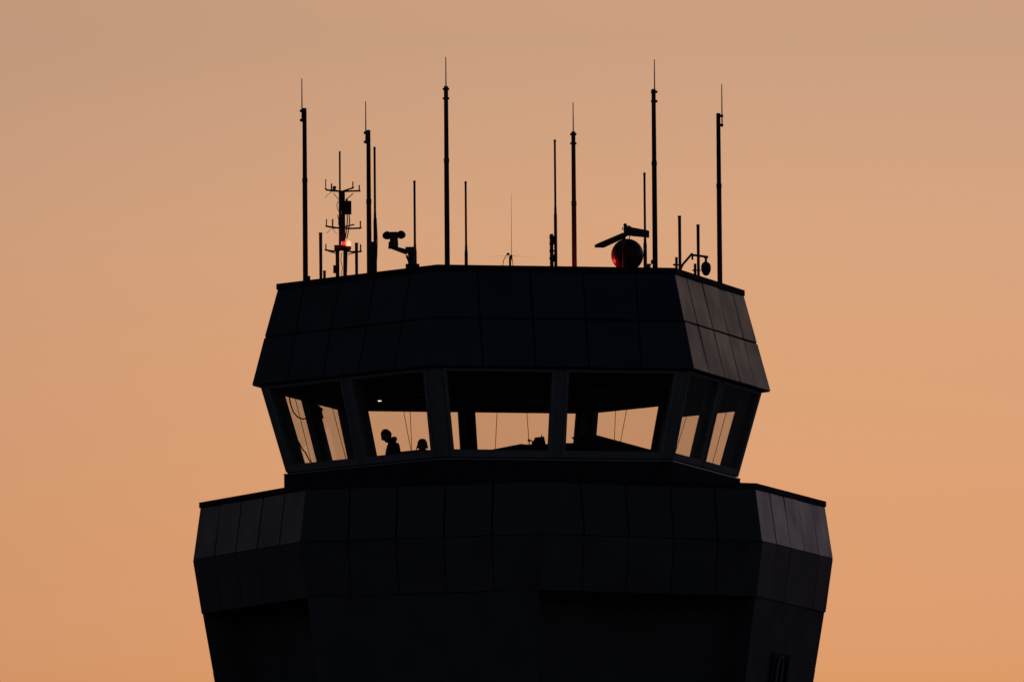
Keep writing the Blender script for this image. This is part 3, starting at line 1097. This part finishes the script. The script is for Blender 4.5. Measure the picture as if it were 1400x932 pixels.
# long console parallel to the right windows; its upper edge runs away from the camera
cd = V((math.cos(R(73 + HOFF)), math.sin(R(73 + HOFF)), 0))
a = at(814.5, 593.8, -2.5)
L = 3.35
e = a + cd * L
nn = V((cd.y, -cd.x, 0))
t = thing('control_console', (a.x, a.y, FLOOR_Z), 'long dark control console whose top edge slopes down across the front right window', 'console')
m = MB()
prism(m, [V((a.x, a.y, FLOOR_Z)), a, e, V((e.x, e.y, FLOOR_Z))], -nn * 0.35)
m.build('cabinet', M['desk'], t, bevel=0.01)
m = MB()
d0 = V((a.x, a.y, FLOOR_Z + 0.95))
prism(m, [d0, d0 + V((0, 0, 0.04)), d0 + cd * L + V((0, 0, 0.04)), d0 + cd * L], nn * 0.40)
m.build('desktop', M['desk'], t, bevel=0.008)

# front console below the front window with sloped end, monitor and gooseneck
Y = -2.9
t = thing('control_console', (at(712, 620, Y).x, Y, FLOOR_Z), 'dark control console with a sloping top below the monitor in the front window', 'console')
m = MB()
prof = [(673, 614), (713, 606.3), (717, 607.2), (752, 606.5), (770, 605.4), (792, 605.0)]
pts = [at(x, y, Y) for x, y in prof]
pts = [V((pts[0].x, Y, FLOOR_Z))] + pts + [V((pts[-1].x, Y, FLOOR_Z))]
prism(m, pts, V((0, 0.55, 0)))
m.build('cabinet', M['desk'], t, bevel=0.008)
t = thing('monitor', tuple(at(738, 606, Y + .2)), 'small monitor on the front console behind the front window', 'monitor')
m = MB()
y0 = Y + .2
prism(m, [at(728, 607.5, y0), at(728.4, 603, y0), at(730.4, 600.4, y0), at(731, 597.7, y0), at(743.8, 596.3, y0), at(744.8, 600, y0), at(746.2, 607.5, y0)], V((0, 0.05, 0)))
m.build('screen_case', M['black'], t, bevel=0.004)
m = MB()
m.box(at(738, 606.2, y0), (0.07, 0.06, 0.06))
m.box(at(738, 608.8, y0), (0.2, 0.14, 0.02))
m.build('stand', M['black'], t)
m = MB()
m.tube([at(740.5, 597, y0), at(740.5, 594, y0)], 0.008, 6)
m.build('aerial', M['black'], t)
t = thing('gooseneck_microphone', tuple(at(725, 606.5, Y + .2)), 'gooseneck microphone bent left beside the small monitor', 'microphone')
m = MB()
m.tube([at(727.8, 608, y0), at(728, 603.5, y0), at(726.2, 601.8, y0), at(724, 602, y0)], 0.012, 8)
m.build('neck', M['black'], t, smooth=True)
m = MB()
m.tube([at(725, 602, y0), at(721.6, 601.6, y0)], [0.016, 0.024], 10)
m.tube([at(723.6, 602.3, y0), at(723.4, 606.6, y0)], 0.01, 8)
m.build('head', M['black'], t, smooth=True)

# equipment beside the far post, seen at the left of the front right window
Y = -1.4
t = thing('equipment_rack', (at(797, 620, Y).x, Y, FLOOR_Z), 'dark equipment cabinet at the left foot of the front right window', 'cabinet')
m = MB()
pts = [at(x, y, Y) for x, y in ((786, 599.5), (790, 599.2), (790.5, 596.5), (818, 596.5))]
pts = [V((pts[0].x, Y, FLOOR_Z))] + pts + [V((pts[-1].x, Y, FLOOR_Z))]
prism(m, pts, V((0, 0.4, 0)))
m.build('cabinet', M['black'], t, bevel=0.008)
m = MB()
prism(m, [at(781.6, 597.4, Y), at(790, 596.6, Y), at(790, 603.6, Y), at(785.2, 603.2, Y), at(784.6, 600.6, Y)], V((0, 0.1, 0)))
m.build('handset', M['black'], t)

# desk below the two people, along the left front windows
ab = V((math.cos(R(-47 + HOFF)), math.sin(R(-47 + HOFF)), 0))
a = at(547, 620.5, -2.0)
e = at(593.5, 617.3, -2.0)
Ldir = ab
t = thing('control_console', (a.x, a.y, FLOOR_Z), 'low dark console in front of the seated person with the headset', 'console')
m = MB()
fab = Face(HA, 0, R_WB, Z_WB, R_WT, Z_WT)
ap = a
ep = a + ab * 0.95
prism(m, [V((ap.x, ap.y, FLOOR_Z)), ap, ep, V((ep.x, ep.y, FLOOR_Z))], V((-ab.y, ab.x, 0)) * -0.35)
m.build('cabinet', M['desk'], t, bevel=0.008)


# ------------------------------------------------------------------ people
def skin_mesh(verts, edges, radii, sub=2):
    me = bpy.data.meshes.new('tmp')
    me.from_pydata([tuple(v) for v in verts], edges, [])
    o = bpy.data.objects.new('tmp', me)
    col.objects.link(o)
    md = o.modifiers.new('s', 'SKIN')
    for i, r in enumerate(radii):
        rr = r if hasattr(r, '__len__') else (r, r)
        me.skin_vertices[0].data[i].radius = rr
    me.skin_vertices[0].data[0].use_root = True
    s = o.modifiers.new('u', 'SUBSURF')
    s.levels = s.render_levels = sub
    dg = bpy.context.evaluated_depsgraph_get()
    dg.update()
    ev = o.evaluated_get(dg)
    m2 = bpy.data.meshes.new_from_object(ev)
    vs = [v.co.copy() for v in m2.vertices]
    fs = [tuple(p.vertices) for p in m2.polygons]
    bpy.data.objects.remove(o)
    bpy.data.meshes.remove(me)
    bpy.data.meshes.remove(m2)
    return vs, fs


def head_mesh(s=1.0):
    """face towards -Y, centre of the head at the origin"""
    nu, nv = 40, 28
    vs, fs = [], []
    for j in range(nv + 1):
        th = PI * j / nv
        for k in range(nu):
            ph = 2 * PI * k / nu
            x, y, z = math.sin(th) * math.cos(ph), math.sin(th) * math.sin(ph), math.cos(th)
            X, Yv, Z = 0.079 * x, 0.094 * y, 0.121 * z
            low = max(0.0, -z)
            X *= 1 - 0.28 * low
            if y < 0:
                Yv *= 1 - 0.10 * low
            else:
                Yv *= 1 - 0.45 * low
            if y < 0:
                fx = math.exp(-(X / 0.012) ** 2)
                Yv -= 0.024 * fx * math.exp(-((Z + 0.022) / 0.020) ** 2)          # nose
                Yv -= 0.007 * fx * math.exp(-((Z + 0.0) / 0.03) ** 2)
                Yv += 0.009 * math.exp(-((abs(X) - 0.032) / 0.014) ** 2) * math.exp(-((Z - 0.008) / 0.012) ** 2)   # eye sockets
                Yv += 0.005 * math.exp(-(X / 0.022) ** 2) * math.exp(-((Z + 0.063) / 0.004) ** 2)   # mouth
                Yv -= 0.018 * math.exp(-(X / 0.026) ** 2) * math.exp(-((Z + 0.098) / 0.018) ** 2)   # chin
                Yv -= 0.004 * math.exp(-((Z - 0.026) / 0.012) ** 2)
            vs.append(V((X, Yv, Z)) * s)
    for j in range(nv):
        for k in range(nu):
            fs.append((j * nu + k, (j + 1) * nu + k, (j + 1) * nu + (k + 1) % nu, j * nu + (k + 1) % nu))
    m = MB()
    m.add(vs, fs)
    for sx in (-1, 1):
        m.ball(V((sx * 0.077, 0.008, -0.008)) * s, (0.010 * s, 0.019 * s, 0.031 * s), Matrix.Rotation(sx * R(14), 3, 'Z'), 12, 10)
    return m


def hand(mb, wrist, dirn, side, palm):
    """hand with five fingers; dirn = towards the finger tips, side = towards the thumb, palm = palm normal"""
    dirn, side, palm = dirn.normalized(), side.normalized(), palm.normalized()
    mm = Matrix((side, dirn, palm)).transposed()
    mb.ball(wrist + dirn * 0.05, (0.042, 0.058, 0.017), mm, 14, 10)
    for i, (off, ln) in enumerate(((0.030, 0.072), (0.010, 0.080), (-0.010, 0.074), (-0.029, 0.058))):
        b0 = wrist + dirn * 0.085 + side * off
        mb.tube([b0, b0 + dirn * ln * 0.45 + palm * 0.006, b0 + dirn * ln * 0.75 + palm * 0.020, b0 + dirn * ln * 0.92 + palm * 0.036],
                [0.0095, 0.009, 0.008, 0.006], 10)
    b0 = wrist + dirn * 0.025 + side * 0.032
    mb.tube([b0, b0 + side * 0.024 + dirn * 0.028 + palm * .008, b0 + side * 0.034 + dirn * 0.058 + palm * .016], [0.012, 0.010, 0.007], 10)


def remesh(mb, name, m, parent, vox):
    o = mb.build(name, m, None)
    md = o.modifiers.new('r', 'REMESH')
    md.mode = 'VOXEL'
    md.voxel_size = vox
    sm = o.modifiers.new('sm', 'SMOOTH')
    sm.iterations = 3
    dg = bpy.context.evaluated_depsgraph_get()
    dg.update()
    m2 = bpy.data.meshes.new_from_object(o.evaluated_get(dg))
    o.modifiers.clear()
    old = o.data
    o.data = m2
    m2.name = name
    bpy.data.meshes.remove(old)
    for p in m2.polygons:
        p.use_smooth = True
    return o


def person(label, foot, face_deg, pose, head_px, headtilt, clothes):
    """pose: dict of joints in body space (x left-right, -y forward, z up from the floor)"""
    rot = Matrix.Rotation(R(face_deg), 3, 'Z')
    foot = V(foot)

    def W(p):
        return rot @ V(p) + foot
    J = {k: W(v) for k, v in pose.items()}
    body = MB()
    names = ['pelvis', 'waist', 'chest', 'neck0', 'neck1', 'hipL', 'kneeL', 'ankL', 'hipR', 'kneeR', 'ankR', 'shL', 'elL', 'wrL', 'shR', 'elR', 'wrR']
    idx = {n: i for i, n in enumerate(names)}
    ed = [('pelvis', 'waist'), ('waist', 'chest'), ('chest', 'neck0'), ('neck0', 'neck1'), ('pelvis', 'hipL'), ('hipL', 'kneeL'), ('kneeL', 'ankL'),
          ('pelvis', 'hipR'), ('hipR', 'kneeR'), ('kneeR', 'ankR'), ('chest', 'shL'), ('shL', 'elL'), ('elL', 'wrL'), ('chest', 'shR'), ('shR', 'elR'), ('elR', 'wrR')]
    rad = dict(pelvis=.125, waist=.12, chest=.135, neck0=.07, neck1=.066, hipL=.09, kneeL=.062, ankL=.043, hipR=.09, kneeR=.062, ankR=.043,
               shL=.065, elL=.044, wrL=.031, shR=.065, elR=.044, wrR=.031)
    vs, fs = skin_mesh([J[n] for n in names], [(idx[a], idx[b]) for a, b in ed], [rad[n] for n in names])
    body.add(vs, fs)
    # head
    hm = Matrix.Rotation(R(headtilt), 3, 'X')
    hd = head_mesh()
    hc = J['head']
    body.add([rot @ (hm @ v) + hc for v in hd.v], hd.f)
    # hands and feet
    for s_, sg in (('L', 1), ('R', -1)):
        dr = (J['wr' + s_] - J['el' + s_]).normalized()
        side = rot @ V((-sg * 0.3, -1, 0.2))
        side = (side - dr * side.dot(dr)).normalized()
        hand(body, J['wr' + s_] - dr * 0.005, dr, side, side.cross(dr) * (1 if sg > 0 else -1))
        an = J['ank' + s_]
        body.ball(an + rot @ V((0, -0.07, -0.045)), (0.045, 0.12, 0.035), rot, 14, 10)
    o = remesh(body, 'person', M['skin'], None, 0.0075)
    tag(o, label, 'person')
    # hair cap
    h = MB()
    for v_, f_ in [(hd.v, hd.f)]:
        keep = []
        n40 = 40 * 29
        for f in f_:
            if max(f) < n40:
                c = sum((v_[i] for i in f), V()) / len(f)
                if c.z > 0.040 - (0.0 if c.y < 0 else 1.0) * c.y * 1.05 + (0.012 if c.y < -0.05 else 0):
                    keep.append(f)
        used = sorted({i for f in keep for i in f})
        mp = {i: j for j, i in enumerate(used)}
        n = len(used)
        inn = [v_[i] * 1.01 for i in used]
        out = [v_[i] * 1.035 + V((0, 0, .002)) for i in used]
        ff = [tuple(mp[i] + n for i in f) for f in keep] + [tuple(reversed([mp[i] for i in f])) for f in keep]
        ec = {}
        for f in keep:
            for i in range(len(f)):
                e_ = (mp[f[i]], mp[f[(i + 1) % len(f)]])
                ec[e_] = ec.get(e_, 0) + 1
        for (a_, b_) in ec:
            if (b_, a_) not in ec and a_ != b_:
                ff.append((a_, b_, b_ + n, a_ + n))
        ff = [f for f in ff if len(set(f)) > 2]
        h.add([rot @ (hm @ v) + hc for v in inn + out], ff)
    h.build('hair', M['hair'], o, smooth=True)
    # jacket / shirt
    jm = MB()
    nm = ['pelvis', 'waist', 'chest', 'neck0', 'shL', 'elL', 'wrL', 'shR', 'elR', 'wrR']
    ii = {n: i for i, n in enumerate(nm)}
    pts = {n: J[n].copy() for n in nm}
    for s_ in 'LR':
        pts['wr' + s_] = J['wr' + s_] + (J['el' + s_] - J['wr' + s_]) * 0.12
    je = [(ii[a], ii[b]) for a, b in (('pelvis', 'waist'), ('waist', 'chest'), ('chest', 'neck0'), ('chest', 'shL'), ('shL', 'elL'), ('elL', 'wrL'), ('chest', 'shR'), ('shR', 'elR'), ('elR', 'wrR'))]
    fat = clothes['fat']
    jr = dict(pelvis=.15, waist=.15, chest=.16, neck0=.09, shL=.088, elL=.065, wrL=.05, shR=.088, elR=.065, wrR=.05)
    vs, fs = skin_mesh([pts[n] for n in nm], je, [jr[n] * fat for n in nm])
    jm.add(vs, fs)
    if clothes.get('hood'):
        bk_ = rot @ V((0, 0.085, 0.0))
        nk = J['neck0']
        for q in range(9):
            a_ = R(-10 + 200 * q / 8)
            jm.ball(nk + rot @ V((0.080 * math.cos(a_), -0.020 + 0.062 * math.sin(a_), 0.040 + 0.030 * math.sin(a_))), (0.045, 0.045, 0.052), None, 12, 8)
    remesh(jm, 'jacket' if clothes.get('hood') else 'shirt', M[clothes['top']], None, 0.010).parent = o
    tm = MB()
    nm = ['pelvis', 'hipL', 'kneeL', 'ankL', 'hipR', 'kneeR', 'ankR']
    ii = {n: i for i, n in enumerate(nm)}
    te = [(ii[a], ii[b]) for a, b in (('pelvis', 'hipL'), ('hipL', 'kneeL'), ('kneeL', 'ankL'), ('pelvis', 'hipR'), ('hipR', 'kneeR'), ('kneeR', 'ankR'))]
    tr = dict(pelvis=.14, hipL=.11, kneeL=.082, ankL=.068, hipR=.11, kneeR=.082, ankR=.068)
    vs, fs = skin_mesh([J[n] for n in nm], te, [tr[n] for n in nm])
    tm.add(vs, fs)
    remesh(tm, 'trousers', M['trousers'], None, 0.010).parent = o
    for s_ in 'LR':
        m = MB()
        m.ball(J['ank' + s_] + rot @ V((0, -0.075, -0.046)), (0.055, 0.145, 0.044), rot, 16, 10)
        m.build('shoe', M['black'], o, smooth=True)
    return o, J, rot, hm


# standing person in a hooded jacket, looking down to the left
Yp = -1.7
hc = at(528.6, 595.6, Yp)
zf = FLOOR_Z
hz = hc.z - zf
sc_ = 1.0
foot = V((hc.x + 0.13, Yp, zf))
S = (hz + 0.02) / 1.64
pose = dict(pelvis=(0, 0.02, .95 * S), waist=(0, -0.03, 1.12 * S), chest=(0, -0.02, 1.34 * S), neck0=(0, -0.03, 1.485 * S), neck1=(0, -0.085, 1.575 * S), head=(0, -0.130, hz),
            hipL=(.095, 0.02, .90 * S), kneeL=(.10, -0.02, .50 * S), ankL=(.105, 0.02, .09), hipR=(-.095, 0.02, .90 * S), kneeR=(-.10, -0.01, .50 * S), ankR=(-.11, 0.03, .09),
            shL=(.185, 0.0, 1.41 * S), elL=(.23, 0.02, 1.11 * S), wrL=(.17, -0.14, .93 * S), shR=(-.185, 0.0, 1.41 * S), elR=(-.23, 0.02, 1.11 * S), wrR=(-.17, -0.15, .94 * S))
person('standing person in a hooded jacket looking down behind the left front window', foot, -90, pose, None, 26, dict(fat=1.10, hood=True, top='jacket'))

# seated person with a headset, facing the camera
Yp = -2.6
hc = at(577.4, 609.6, Yp)
hz = hc.z - FLOOR_Z
foot = V((hc.x, Yp, FLOOR_Z))
seat = 0.62
d = hz - seat
pose = dict(pelvis=(0, 0.06, seat + .10), waist=(0, 0.07, seat + .27), chest=(0, 0.04, seat + d * .60), neck0=(0, 0.02, seat + d * .76), neck1=(0, 0.012, seat + d * .88), head=(0, 0.0, hz),
            hipL=(.10, 0.02, seat + .09), kneeL=(.13, -0.40, seat + .06), ankL=(.13, -0.36, .30), hipR=(-.10, 0.02, seat + .09), kneeR=(-.13, -0.40, seat + .06), ankR=(-.13, -0.36, .30),
            shL=(.18, 0.04, seat + d * .66), elL=(.23, -0.06, seat + .26), wrL=(.15, -0.29, seat + .25), shR=(-.18, 0.04, seat + d * .66), elR=(-.23, -0.06, seat + .26), wrR=(-.15, -0.29, seat + .25))
p2, J, rot, hm = person('seated person wearing a headset beside the front left corner post', foot, 0, pose, None, 6, dict(fat=0.93, top='shirt'))
m = MB()
hc = J['head']
pts = []
for i in range(15):
    a_ = PI * i / 14
    pts.append(hc + V((0.083 * math.copysign(abs(math.cos(a_)) ** 0.75, math.cos(a_)), 0.01, 0.126 * math.sin(a_) ** 0.8 if a_ < PI - 0.001 else 0.0)))
m.tube(pts, 0.006, 8)
for sx in (-1, 1):
    m.tube([hc + V((sx * 0.074, 0.008, -0.014)), hc + V((sx * 0.100, 0.008, -0.014))], [0.028, 0.022], 16)
m.tube([hc + V((-0.098, 0, -0.02)), hc + V((-0.105, -0.02, -0.06)), hc + V((-0.085, -0.07, -0.085)), hc + V((-0.05, -0.11, -0.085))], 0.007, 8)
m.build('headset', M['black'], p2, smooth=True)

# chair
cx, cy = hc.x, Yp + 0.08
t = thing('office_chair', (cx, cy, FLOOR_Z), 'tall swivel chair under the seated person with the headset', 'chair')
m = MB()
m.box((cx, cy, FLOOR_Z + seat - 0.05), (0.48, 0.46, 0.08))
m.build('seat', M['jacket'], t, bevel=0.03)
m = MB()
m.box((cx, cy + 0.25, FLOOR_Z + seat + 0.27), (0.42, 0.07, 0.46))
m.build('backrest', M['jacket'], t, bevel=0.03)
m = MB()
m.tube([(cx, cy, FLOOR_Z + 0.08), (cx, cy, FLOOR_Z + seat - 0.09)], 0.03, 12)
m.box((cx, cy + 0.25, FLOOR_Z + seat + 0.0), (0.06, 0.03, 0.25))
m.box((cx, cy + 0.14, FLOOR_Z + seat - 0.105), (0.06, 0.25, 0.03))
m.build('stem', M['black'], t)
m = MB()
rg = [V((cx, cy, 0)) + V((0.22 * math.cos(2 * PI * k / 28), 0.22 * math.sin(2 * PI * k / 28), FLOOR_Z + 0.22)) for k in range(29)]
m.tube(rg, 0.012, 8, cap=False)
for q in range(4):
    a_ = q * PI / 2
    m.tube([(cx, cy, FLOOR_Z + .22), (cx + .22 * math.cos(a_), cy + .22 * math.sin(a_), FLOOR_Z + .22)], 0.01, 6)
m.build('foot_ring', M['steel'], t, smooth=True)
for q in range(5):
    a_ = 2 * PI * q / 5
    m = MB()
    m.tube([(cx, cy, FLOOR_Z + 0.10), (cx + .30 * math.cos(a_), cy + .30 * math.sin(a_), FLOOR_Z + 0.07)], [0.028, 0.02], 8)
    lg = m.build('leg', M['black'], t, smooth=True)
    m = MB()
    m.ball((cx + .30 * math.cos(a_), cy + .30 * math.sin(a_), FLOOR_Z + 0.031), 0.03, None, 12, 8)
    m.build('castor', M['black'], lg, smooth=True)

# ------------------------------------------------------------------ sky and sun
SUN_EL, SUN_AZ = R(1.0), R(0.2)        # azimuth measured from the view axis towards the right
w = bpy.data.worlds.new('World')
sc.world = w
w.use_nodes = True
nt = w.node_tree
bg = nt.nodes['Background']
sky = nt.nodes.new('ShaderNodeTexSky')
sky.sky_type = 'NISHITA'
sky.sun_disc = False
sky.sun_elevation = SUN_EL
sky.sun_rotation = SUN_AZ
sky.dust_density = 4.0
sky.air_density = 1.0
sky.ozone_density = 1.0
tc = nt.nodes.new('ShaderNodeTexCoord')
sep = nt.nodes.new('ShaderNodeSeparateXYZ')
nt.links.new(tc.outputs['Generated'], sep.inputs[0])
ramp = nt.nodes.new('ShaderNodeValToRGB')
cr = ramp.color_ramp
cr.interpolation = 'LINEAR'
# dusk tint by height above the horizon (z of the view direction = sine of elevation)
STOPS = [(0.0, (0.087, 0.111, 0.8)), (0.0665, (0.0869, 0.1109, 0.7987)), (0.0787, (0.0833, 0.1068, 0.5534)), (0.0949, (0.0813, 0.1067, 0.4291)), (0.1056, (0.0798, 0.1083, 0.4003)), (0.1145, (0.0766, 0.1054, 0.3663)), (0.1234, (0.0728, 0.1016, 0.3302)), (0.17, (0.172, 0.154, 0.215)), (0.22, (0.136, 0.124, 0.132)), (0.3, (0.080, 0.076, 0.088)), (0.4, (0.032, 0.042, 0.083)), (1.0, (0.032, 0.042, 0.083))]
SCALE = 15.7

cr.elements[0].position, cr.elements[0].color = STOPS[0][0], (*STOPS[0][1], 1)
cr.elements[1].position, cr.elements[1].color = STOPS[-1][0], (*STOPS[-1][1], 1)
for p_, c_ in STOPS[1:-1]:
    e_ = cr.elements.new(p_)
    e_.color = (*c_, 1)
nt.links.new(sep.outputs['Z'], ramp.inputs[0])
mul = nt.nodes.new('ShaderNodeVectorMath')
mul.operation = 'MULTIPLY'
nt.links.new(sky.outputs[0], mul.inputs[0])
nt.links.new(ramp.outputs[0], mul.inputs[1])
sc2 = nt.nodes.new('ShaderNodeVectorMath')
sc2.operation = 'SCALE'
sc2.inputs['Scale'].default_value = SCALE
nt.links.new(mul.outputs[0], sc2.inputs[0])
# the afterglow is stronger towards the right (+x) of the view than towards the left
pw = nt.nodes.new('ShaderNodeMath')
pw.operation = 'POWER'
pw.inputs[0].default_value = math.exp(1.0)
yc = nt.nodes.new('ShaderNodeMath')
yc.operation = 'MAXIMUM'
yc.inputs[1].default_value = 0.0
nt.links.new(sep.outputs['Y'], yc.inputs[0])
xy = nt.nodes.new('ShaderNodeMath')
xy.operation = 'MULTIPLY'
nt.links.new(sep.outputs['X'], xy.inputs[0])
nt.links.new(yc.outputs[0], xy.inputs[1])
nt.links.new(xy.outputs[0], pw.inputs[1])
sc3 = nt.nodes.new('ShaderNodeVectorMath')
sc3.operation = 'SCALE'
nt.links.new(sc2.outputs[0], sc3.inputs[0])
nt.links.new(pw.outputs[0], sc3.inputs['Scale'])
nt.links.new(sc3.outputs[0], bg.inputs[0])
bg.inputs[1].default_value = 0.05

sl = bpy.data.lights.new('sun', 'SUN')
sl.energy = 0.25
sl.angle = R(0.5)
sl.color = (1.0, 0.55, 0.25)
so = bpy.data.objects.new('sun', sl)
so.rotation_euler = (V((math.sin(SUN_AZ) * math.cos(SUN_EL), math.cos(SUN_AZ) * math.cos(SUN_EL), math.sin(SUN_EL)))).to_track_quat('Z', 'Y').to_euler()
so.location = (0, 0, 60)
col.objects.link(so)

sc.render.engine = 'CYCLES'
sc.cycles.max_bounces = 8
sc.cycles.transparent_max_bounces = 24
sc.cycles.caustics_reflective = False
sc.cycles.caustics_refractive = False
sc.view_settings.view_transform = 'Standard'
sc.view_settings.look = 'None'
sc.view_settings.exposure = 0
sc.view_settings.gamma = 1
